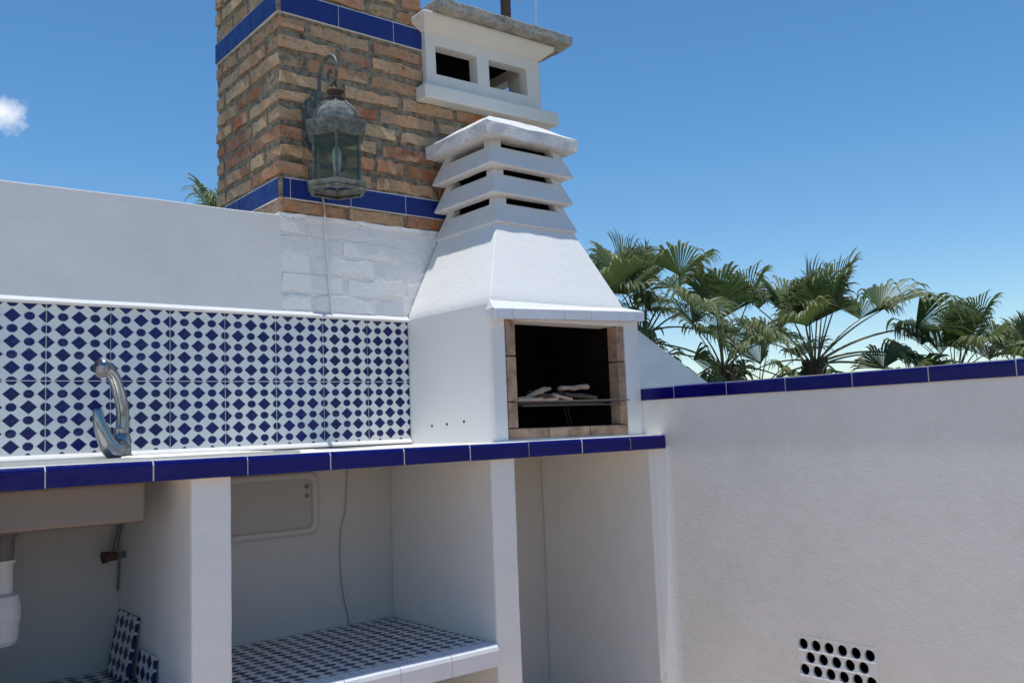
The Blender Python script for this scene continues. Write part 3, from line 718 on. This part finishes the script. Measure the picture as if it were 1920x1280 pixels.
for i, (a, b) in enumerate(zip(js, js[1:])): mant(a + .0012, b - .0012, i == 0)
zl = 1.421
bm = bmesh.new(); V = [bm.verts.new((x, y, z + .027 * x / .8)) for x in (-.022, .810) for y, z in ((F0 - .030, zl - .019), (F0 + .002, zl - .019), (F0 + .002, zl + .019), (F0 - .030, zl + .019))]
bm.faces.new(V[:4]); bm.faces.new(V[4:])
for i in range(4): j = (i + 1) % 4; bm.faces.new((V[i], V[j], V[4 + j], V[4 + i]))
obj('mantel_core', bm, M_grout, bbq)
# render ramp from mantel top into the hood
bm = bmesh.new(); V = [bm.verts.new(p) for p in ((-.012, F0 - .028, 1.4415), (.806, F0 - .028, 1.4690), (.728, F0 + .008, 1.484), (.0, F0 + .008, 1.482), (-.012, F0 + .01, 1.4415), (.806, F0 + .01, 1.4690))]
bm.faces.new((V[0], V[1], V[2], V[3])); bm.faces.new((V[0], V[3], V[4])); bm.faces.new((V[1], V[5], V[2])); bm.faces.new((V[0], V[4], V[5], V[1])); bm.faces.new((V[2], V[5], V[4], V[3]))
obj('hood_foot', bm, M_bbq, bbq)
# firebrick frame round the mouth
def fb(x0, x1, z0, z1, y0=-.5805, y1=-.522):
    obj('firebrick', rough(bevel(box(x0 + .001, x1 - .001, y0 + random.uniform(-.001, .001), y1, z0 + .001, z1 - .001), .0025, 1), .05, .0009, 12, random.random() * 9), M_fire, bbq, origin=((x0 + x1) / 2, y0, z0))
fb(.068, .114, .990, 1.088); fb(.068, .114, 1.091, 1.262); fb(.068, .114, 1.265, 1.401)
fb(.668, .712, .990, 1.088); fb(.668, .712, 1.091, 1.250); fb(.668, .712, 1.253, 1.401)
fb(.068, .265, .9435, .988); fb(.267, .49, .9435, .988); fb(.492, .712, .9435, .988)
# firebox lining: bricks of the side walls and rear, sooty and blackened for the mouth's shade
def lin(name, b, mat): obj(name, b, mat, bbq)
for i in range(3):
    for j in range(5):
        z0 = .99 + .085 * j
        y0 = -.520 + .152 * i
        obj('lining_brick', box(.080, .112 + random.uniform(-.001, .001), y0 + .001, y0 + .150, z0 + .0015, z0 + .083), M_soot, bbq)
        obj('lining_brick', box(.670 + random.uniform(-.001, .001), .702, y0 + .001, y0 + .150, z0 + .0015, z0 + .083), M_soot, bbq)
lin('lining_core', box(.067, .078, -.520, -.05, .943, 1.46), M_soot)
lin('lining_core', box(.704, .713, -.520, -.05, .943, 1.46), M_soot)
lin('rear_lining', box(.067, .713, -.062, -.002, .943, 1.46), M_soot)
lin('hearth', box(.079, .703, -.520, -.063, .944, .972), M_soot)
lin('throat_dark_block', box(.067, .713, -.469, -.063, 1.40, 1.460), M_black)  # black block stands in for the dark of the open flue
# small holes in the left cheek, their shade given by black discs
for y, z in ((-.16, 1.011), (-.266, 1.015), (-.383, 1.022)):
    bm = bmesh.new(); tube(bm, [(-.0008, y, z), (.006, y, z)], .006, 10); obj('hole_dark_disc', bm, M_black, bbq)
# cap: three slatted tiers and the lid
def tier(z0, z1, bx0, bx1, by0, by1, ins=.046, seed=0):
    sk = .70   # height share of the solid skirt
    def lerp(t): return (bx0 + ins * t, bx1 - ins * t, by0 + ins * t, by1 - ins * t, z0 + (z1 - z0) * t)
    th = .030
    bm = bmesh.new()
    # ring skirt
    def ringv(L, o=0): x0, x1, y0, y1, z = L; return [bm.verts.new(p) for p in ((x0 + o, y0 + o, z), (x1 - o, y0 + o, z), (x1 - o, y1 - o, z), (x0 + o, y1 - o, z))]
    lo = lerp(0); lo2 = list(lerp(0)); lo2[4] -= .000
    a0 = ringv((lo[0], lo[1], lo[2], lo[3], z0 + .006)); a00 = ringv(lo, .008); b0 = ringv(lerp(sk)); b1 = ringv(lerp(sk), th); c1 = ringv(lo, th + .02)
    for A, B in ((a0, b0), (b0, b1), (b1, c1), (c1, a00), (a00, a0)):
        for i in range(4): j = (i + 1) % 4; bm.faces.new((A[i], A[j], B[j], B[i]))
    bevel(bm, .0035, 2, 25); rough(bm, .05, .0016, 14, seed)
    obj('cap_tier', bm, M_cap, bbq)
    # corner posts following the slope, a centre-less slot on each side
    wf = .050
    m = lerp(sk - .04); t = lerp(1.0)
    for ix, iy in ((0, 0), (1, 0), (1, 1), (0, 1)):
        def q(L):
            x = L[ix]; y = L[2 + iy]; sx = 1 if ix == 0 else -1; sy = 1 if iy == 0 else -1
            return [(x, y, L[4]), (x + sx * wf, y, L[4]), (x + sx * wf, y + sy * wf, L[4]), (x, y + sy * wf, L[4])]
        bm = bmesh.new(); A = [bm.verts.new(p) for p in q(m)]; B = [bm.verts.new(p) for p in q(t)]
        bm.faces.new(A); bm.faces.new(B)
        for i in range(4): j = (i + 1) % 4; bm.faces.new((A[i], A[j], B[j], B[i]))
        obj('cap_post', bevel(bm, .003, 1), M_cap, bbq)
T = [(1.820, 1.950, .150, .600, -.442, -.002), (1.942, 2.070, .142, .585, -.440, -.012), (2.060, 2.184, .130, .590, -.445, -.02)]
for i, t in enumerate(T): tier(*t, seed=i * 3)
obj('flue_dark_core', box(.225, .525, -.365, -.085, 1.80, 2.185), M_black, bbq)  # solid black core for the shade and soot of a hollow flue
# lid: fascia block with hipped top
bm = bmesh.new(); zb, zf = 2.180, 2.232
L0 = [(.106, -.458), (.610, -.458), (.610, -.015), (.106, -.015)]
tp = [(.190, -.372), (.455, -.372), (.455, -.10), (.190, -.10)]
A = [bm.verts.new((x, y, zb)) for x, y in L0]; B = [bm.verts.new((x, y, zf)) for x, y in L0]; Cc = [bm.verts.new((x, y, 2.290)) for x, y in tp]
bm.faces.new(A); bm.faces.new(Cc)
for P_, Q_ in ((A, B), (B, Cc)):
    for i in range(4): j = (i + 1) % 4; bm.faces.new((P_[i], P_[j], Q_[j], Q_[i]))
bevel(bm, .009, 3, 15); rough(bm, .035, .0035, 12, 6); obj('cap_lid', bm, M_lid, bbq)

# grill rack with its wires running out over the jambs
gr = thing('grill_rack', 'thin wire grill rack laid across the barbecue mouth', 'grill', (.39, -.4, 1.075))
for i, (y, z) in enumerate([(-.600, 1.089), (-.595, 1.072)]):
    bm = bmesh.new(); tube(bm, [(.085 if i == 0 else .125, y, z), (  .706 if i == 0 else .655, y, z + .001)], .0026, 6); obj('rim_wire', bm, M_grill, gr)
for i in range(26):
    x = .128 + i * .0205; bm = bmesh.new(); tube(bm, [(x, -.600, 1.0855), (x, -.12, 1.088)], .0016, 5); obj('wire', bm, M_grill, gr)
for y in (-.48, -.36, -.24, -.13):
    bm = bmesh.new(); tube(bm, [(.116, y, 1.083), (.664, y, 1.083)], .003, 6); obj('cross_wire', bm, M_grill, gr)
for x in (.492, .512):
    bm = bmesh.new(); tube(bm, [(x + .008, -.40, 1.165), (x, -.42, 1.086), (x + .010, -.44, .974)], .0013, 6); obj('leg', bm, M_grill, gr)
# split firewood on the rack
rw = random.Random(3)
specs = [(.275, -.49, 1.122, .15, 14, -16, 'pale split stick sloping up at the upper left of the firewood pile', M_wood, .85), (.225, -.52, 1.099, .12, -8, 3, 'short stick with a pinkish face lying low at the left of the pile', M_wood, .9),
         (.345, -.46, 1.137, .11, 22, -9, 'stick with a pale end resting on top of the firewood pile', M_wood, .75), (.50, -.48, 1.146, .15, -4, -3, 'thick pale split log at the upper right end of the pile', M_wood, .95),
         (.35, -.48, 1.116, .17, -18, 8, 'dark bark covered branch in the middle of the pile', M_bark, .85), (.44, -.42, 1.118, .20, 30, -9, 'dark branch at the back of the firewood pile', M_bark, .9),
         (.40, -.52, 1.106, .12, 12, 9, 'short grey brown stick at the front middle of the pile', M_wood, .65), (.51, -.51, 1.112, .15, -12, 6, 'dark stick at the front right below the thick log', M_bark, .85),
         (.17, -.50, 1.098, .12, 25, 3, 'thin dark twig at the left end of the pile', M_bark, .6), (.30, -.54, 1.097, .09, -24, -5, 'small pale splinter nearest the front wire of the rack', M_wood, .6)]
for x, y, z, L, rz, ry, lab, mt, sc_ in specs:
    bm = bmesh.new(); rads = [(.0135 + rw.uniform(-.003, .003)) * sc_ for _ in range(5)]
    pts = [Vector((-L / 2 + L * i / 4, rw.uniform(-.004, .004), rw.uniform(-.003, .003))) for i in range(5)]
    tube(bm, pts, rads, 6)
    for v in bm.verts: v.co.y *= 1.25; v.co.z *= .8
    o = obj('firewood', bm, mt); o.location = (x, y, z); o.rotation_euler = (0, math.radians(ry), math.radians(rz)); tag(o, lab, 'firewood', 'split firewood on the grill')

# ------------------------------------------------------------------ parapet with coping, grille, sloping wall
par = thing('parapet_wall', 'white stucco parapet wall topped by cobalt blue tiles along the right side', 'parapet', (.93, -2, 0))
GY0, GY1, GZ0, GZ1 = -1.578, -1.272, .052, .212
ys = [-6.5, GY0, GY1, -.02]; zs = [-.2, GZ0, GZ1, 1.086]
def swap(bm):
    for v in bm.verts: v.co = Vector((v.co.y, v.co.x, v.co.z))
    bmesh.ops.recalc_face_normals(bm, faces=bm.faces); return bm
bm = swap(grid_plate(ys, zs, {(1, 1)}, .806, 1.08)); obj('wall', bm, M_parapet, par)
obj('outer_wall', box(.82, 1.075, -6.4, -.03, -6, -.2), M_parapet, par)
cm_pts = [(.800, 1.086), (.800, 1.127), (.802, 1.135), (.807, 1.1385), (.815, 1.139), (1.095, 1.139), (1.095, 1.086)]
def coping(y0, y1):
    bm = prism([(x, z) for x, z in cm_pts], 'y', y0, y1); me = bpy.data.meshes.new('coping_tile'); bmesh.ops.recalc_face_normals(bm, faces=bm.faces); bm.to_mesh(me); bm.free(); me.materials.append(M_blue); return me
cme = coping(-(PT - .004), 0); cfirst = coping(-.182, 0)
link('coping_tile', cfirst, None, par, (0, F0, 0))
for i in range(20):
    link('coping_tile', cme, None, par, (0, F0 - .184 - PT * i - .002, random.uniform(-.001, .001)))
obj('coping_grout', box(.8022, 1.09, -6.2, F0 - .001, 1.088, 1.1372), M_grout, par)
# clay vent grille with round holes
gri = thing('vent_grille', 'small white ventilation grille with rows of round holes low in the parapet', 'vent grille', (.82, -1.42, .05))
def hole_cell(bm, y0, y1, z0, z1, cy, cz, r, x0, x1, n=16):
    cir = []
    for k in range(n):
        a = 2 * PI * k / n; cir.append((cy + r * math.cos(a), cz + r * math.sin(a)))
    def rect_pt(a):
        c, s = math.cos(a), math.sin(a)
        t = min(((y1 - cy) / c if c > 1e-6 else (y0 - cy) / c if c < -1e-6 else 1e9), ((z1 - cz) / s if s > 1e-6 else (z0 - cz) / s if s < -1e-6 else 1e9))
        return (cy + c * t, cz + s * t)
    angs = sorted(set([2 * PI * k / n for k in range(n)] + [math.atan2(z - cz, y - cy) % (2 * PI) for y in (y0, y1) for z in (z0, z1)]))
    I = [bm.verts.new((x0 + .002, cy + (r) * math.cos(a), cz + (r) * math.sin(a))) for a in angs]
    O = [bm.verts.new((x0, *rect_pt(a))) for a in angs]
    D = [bm.verts.new((x1, cy + r * math.cos(a), cz + r * math.sin(a))) for a in angs]
    m = len(angs)
    for k in range(m):
        j = (k + 1) % m; bm.faces.new((O[k], O[j], I[j], I[k])); bm.faces.new((I[k], I[j], D[j], D[k]))
bm = bmesh.new(); pitch = .0510; rh = .0445; R1 = .0192
y_first = -1.294
for row in range(3):
    zc = .181 - rh * row
    off = 0 if row % 2 == 0 else -pitch * .5
    cells = [y_first + off - pitch * i for i in range(6 if row % 2 == 0 else 5)]
    hi, lo_ = GY1 - .004, GY1 - .004 - .302
    last = hi
    zt = zc + rh / 2; zb_ = zc - rh / 2
    first_y1 = cells[0] + pitch / 2; 
    if hi - first_y1 > .001:
        f = [bm.verts.new((.805, a, b)) for a, b in ((hi, zb_), (first_y1, zb_), (first_y1, zt), (hi, zt))]; bm.faces.new(f)
    for cy in cells:
        hole_cell(bm, cy - pitch / 2, cy + pitch / 2, zb_, zt, cy, zc, R1, .805, .817)
    endy = cells[-1] - pitch / 2
    if endy - lo_ > .001:
        f = [bm.verts.new((.805, a, b)) for a, b in ((endy, zb_), (lo_, zb_), (lo_, zt), (endy, zt))]; bm.faces.new(f)
zt, zb_ = .181 + rh / 2, .181 - rh * 2.5
for a, b in ((zt, GZ1), (GZ0, zb_)):
    f = [bm.verts.new((.805, y, z)) for y, z in ((GY1 + .002, a), (GY0 - .002, a), (GY0 - .002, b), (GY1 + .002, b))]; bm.faces.new(f)
for a, b in ((hi, GY1 + .002), (GY0 - .002, lo_)):
    f = [bm.verts.new((.805, y, z)) for y, z in ((a, zb_), (b, zb_), (b, zt), (a, zt))]; bm.faces.new(f)
obj('grille_face', bm, M_stucco, gri)
bm = box(.8175, 1.06, GY0 + .002, GY1 - .002, GZ0 + .002, GZ1 - .002)
bmesh.ops.delete(bm, geom=[f for f in bm.faces if all(v.co.x < .82 for v in f.verts)], context='FACES'); obj('cavity', bm, M_black, gri)  # hollow coloured black for the shade behind the holes
# sloping wing wall behind the barbecue
bm = prism([(.83, 0), (.83, 1.70), (.95, 1.70), (1.395, 1.480), (1.95, 1.205), (2.4, .985), (2.4, 0)], 'y', -.018, .20)
bevel(bm, .008, 2); tag(obj('wing_wall', rough(bm, .10, .002, 5, 2), M_smooth, origin=(1.4, .1, 0)), 'white rendered wing wall sloping down to the right behind the barbecue', 'wall')

# ------------------------------------------------------------------ fan palms
def leaf_mesh(elev, seed, dry=False, fz=.6, spread=100, size=1.22, droop=1.0, lp=1.25):
    rnd = random.Random(seed); bm = bmesh.new(); tipl = bm.verts.layers.float.new('tip')
    # petiole bends under its weight
    pts = []; d = Vector((math.cos(elev), 0, math.sin(elev))); p = Vector((0, 0, 0)); n = 8
    for i in range(n + 1):
        pts.append(p.copy()); p = p + d * (lp / n); d = (d + Vector((0, 0, -.05 * droop * (.3 + abs(math.cos(elev)))))).normalized()
    tube(bm, pts, [.024 - .013 * i / n for i in range(n + 1)], 5); 
    hub = pts[-1]; fwd = d; side = Vector((0, 1, 0)); up = fwd.cross(side) * -1
    if up.z < 0: up = -up
    NS = 42; st = 9; a0 = math.radians(spread)
    roll = rnd.uniform(-.35, .35); side = (side * math.cos(roll) + up * math.sin(roll)).normalized(); up = fwd.cross(side); up = up if up.z > 0 or abs(up.z) < .2 else -up
    da = 2 * a0 / NS
    nfaces = len(bm.faces)
    cup = rnd.uniform(.35, 1.0)
    for s in range(NS):
        a = -a0 + (s + .5) * da
        L = size * (.88 + .18 * math.cos(a * .8)) * rnd.uniform(.88, 1.06)
        fuse = fz + rnd.uniform(-.07, .07)
        dr = fwd * math.cos(a) + side * math.sin(a) + up * cup * abs(math.sin(a)) 
        dr.normalize(); tg = (fwd * -math.sin(a) + side * math.cos(a)).normalized()
        nrm = dr.cross(tg)
        pr = None; q = hub.copy(); v = dr.copy(); sl = 0
        g = droop * rnd.uniform(.7, 1.5)
        tw = rnd.uniform(-.5, .5)
        for i in range(st + 1):
            t = i / st
            if i:
                q = q + v * (L / st); sl += L / st
                if t > fuse - .05: v = (v + Vector((0, 0, -.95 * g * (t ** 1.8)))).normalized()
                else: v = (v + Vector((0, 0, -.035 * g))).normalized()
            w = sl * math.tan(da / 2) * 1.02 if t <= fuse + .08 else L * (fuse + .08) * math.tan(da / 2) * max(0.03, (1 - t) / (1 - fuse - .08)) ** .8
            w = max(w, .002)
            tg2 = (tg * math.cos(tw * t) + nrm * math.sin(tw * t)) if t > fuse else tg
            ridge = nrm * (w * .55)
            cur = [bm.verts.new(q - tg2 * w - ridge * .5), bm.verts.new(q + ridge * .5), bm.verts.new(q + tg2 * w - ridge * .5)]
            for c_ in cur: c_[tipl] = t
            if pr:
                bm.faces.new((pr[0], pr[1], cur[1], cur[0])); bm.faces.new((pr[1], pr[2], cur[2], cur[1]))
            pr = cur
    me = bpy.data.meshes.new('frond'); bm.to_mesh(me); bm.free()
    me.materials.append(M_leafdry if dry else M_leaf); me.materials.append(M_pet)
    mi = [1 if i < nfaces else 0 for i in range(len(me.polygons))]; me.polygons.foreach_set('material_index', mi)
    return me
R = math.radians
CL = {}
for nm, els, kw in (('up', (88, 80, 72), dict(droop=.7, spread=58, lp=1.0, fz=.74, size=1.05)), ('high', (66, 56, 46), dict(droop=1.15, spread=92, lp=1.45, fz=.70, size=1.05)), ('mid', (32, 20, 6), dict(droop=1.35, spread=105, lp=1.6, fz=.62, size=1.08)),
                    ('low', (-8, -22, -36), dict(droop=1.3, spread=100, lp=1.3, fz=.62, size=1.05)), ('dead', (-48, -62, -74), dict(droop=1.0, spread=75, lp=1.0, dry=True))):
    CL[nm] = [leaf_mesh(R(e), 11 * i + hash(len(nm) * 7 + e) % 50, **kw) for i, e in enumerate(els)]
def palm(loc, label, seed, scale=1.0, counts=(5, 11, 10, 8, 6), group='fan palms beyond the parapet', extra=()):
    rnd = random.Random(seed); x, y, z = loc
    t = thing('fan_palm', label, 'palm tree', (x, y, -6), group)
    bm = bmesh.new(); pts = []; rr = []
    N = 26
    for i in range(N + 1):
        f = i / N; pts.append(Vector((x + .12 * math.sin(f * 3), y, -6 + (z - .05 + 6) * f))); rr.append((.20 - .05 * f + (.05 if f > .93 else 0)) * scale + .012 * (i % 2))
    tube(bm, pts, rr, 12); obj('trunk', bm, M_trunk, t)
    top = pts[-1]
    bm = bmesh.new()
    for i in range(46):   # old leaf bases round the head of the trunk
        a = i * 2.4; zz = -1.0 + 1.0 * i / 46; d = Vector((math.cos(a), math.sin(a), 0)); b = top + Vector((0, 0, zz * scale)) + d * .14 * scale
        tube(bm, [b, b + d * .09 * scale + Vector((0, 0, .10 * scale)), b + d * .13 * scale + Vector((0, 0, .22 * scale))], [.045 * scale, .03 * scale, .012 * scale], 5)
    obj('leaf_bases', bm, M_trunk, t)
    g = rnd.uniform(0, 6)
    for (nm, c) in zip(('up', 'high', 'mid', 'low', 'dead'), counts):
        for i in range(c):
            g += 2.39996 + rnd.uniform(-.25, .25); me = rnd.choice(CL[nm]); s = scale * rnd.uniform(.82, 1.15)
            off = Vector((math.cos(g), math.sin(g), 0)) * .06
            link('frond', me, None, t, top + off + Vector((0, 0, rnd.uniform(-.12, .08))), rot=(rnd.uniform(-.12, .12), rnd.uniform(-.10, .10), g), scale=(s, s * rnd.uniform(.80, 1.12), s))
    for nm, k_, g, s in extra:
        link('frond', CL[nm][k_], None, t, top, rot=(0, 0, g), scale=(s, s, s))
palm((10.6, 9.7, 2.80), 'fan palm crown half hidden behind the barbecue hood', 1, .74, (4, 7, 6, 5, 4))
palm((11.29, 9.01, 2.78), 'tall fan palm rising just right of the barbecue hood', 2, .92, (5, 6, 4, 4, 5))
palm((12.55, 8.05, 2.10), 'fan palm with broad drooping leaves between the hood and the tallest crown', 3, .86, (1, 5, 4, 5, 6), extra=(('high', 2, R(-30), 1.2), ('mid', 0, R(150), 1.1)))
palm((13.95, 6.88, 2.08), 'fan palm in the middle with its shaggy trunk top showing over the blue coping', 4, .98, (7, 6, 3, 5, 6), extra=(('mid', 0, R(-42), 1.35), ('mid', 1, R(-30), 1.25), ('high', 2, R(-50), 1.15), ('mid', 2, R(-45), 1.2)))
palm((16.16, 5.13, 1.70), 'low fan palm above the blue coping near the right edge', 5, .72, (5, 6, 4, 4, 5))
palm((17.4, 4.1, 1.35), 'fan palm cut off by the right edge of the view', 6, .78, (3, 6, 4, 4, 3))
palm((14.6, 5.9, 1.15), 'short fan palm with brownish drooping leaves right of the middle one', 7, .72, (0, 2, 6, 8, 14))
palm((14.4, 8.6, 1.55), 'farther fan palm showing through behind the middle crowns', 8, .88, (1, 3, 7, 9, 8))
palm((2.45, 7.0, 2.55), 'fan palm hidden behind the brick column with leaf tips beside it', 9, .72, (2, 7, 7, 6, 2))
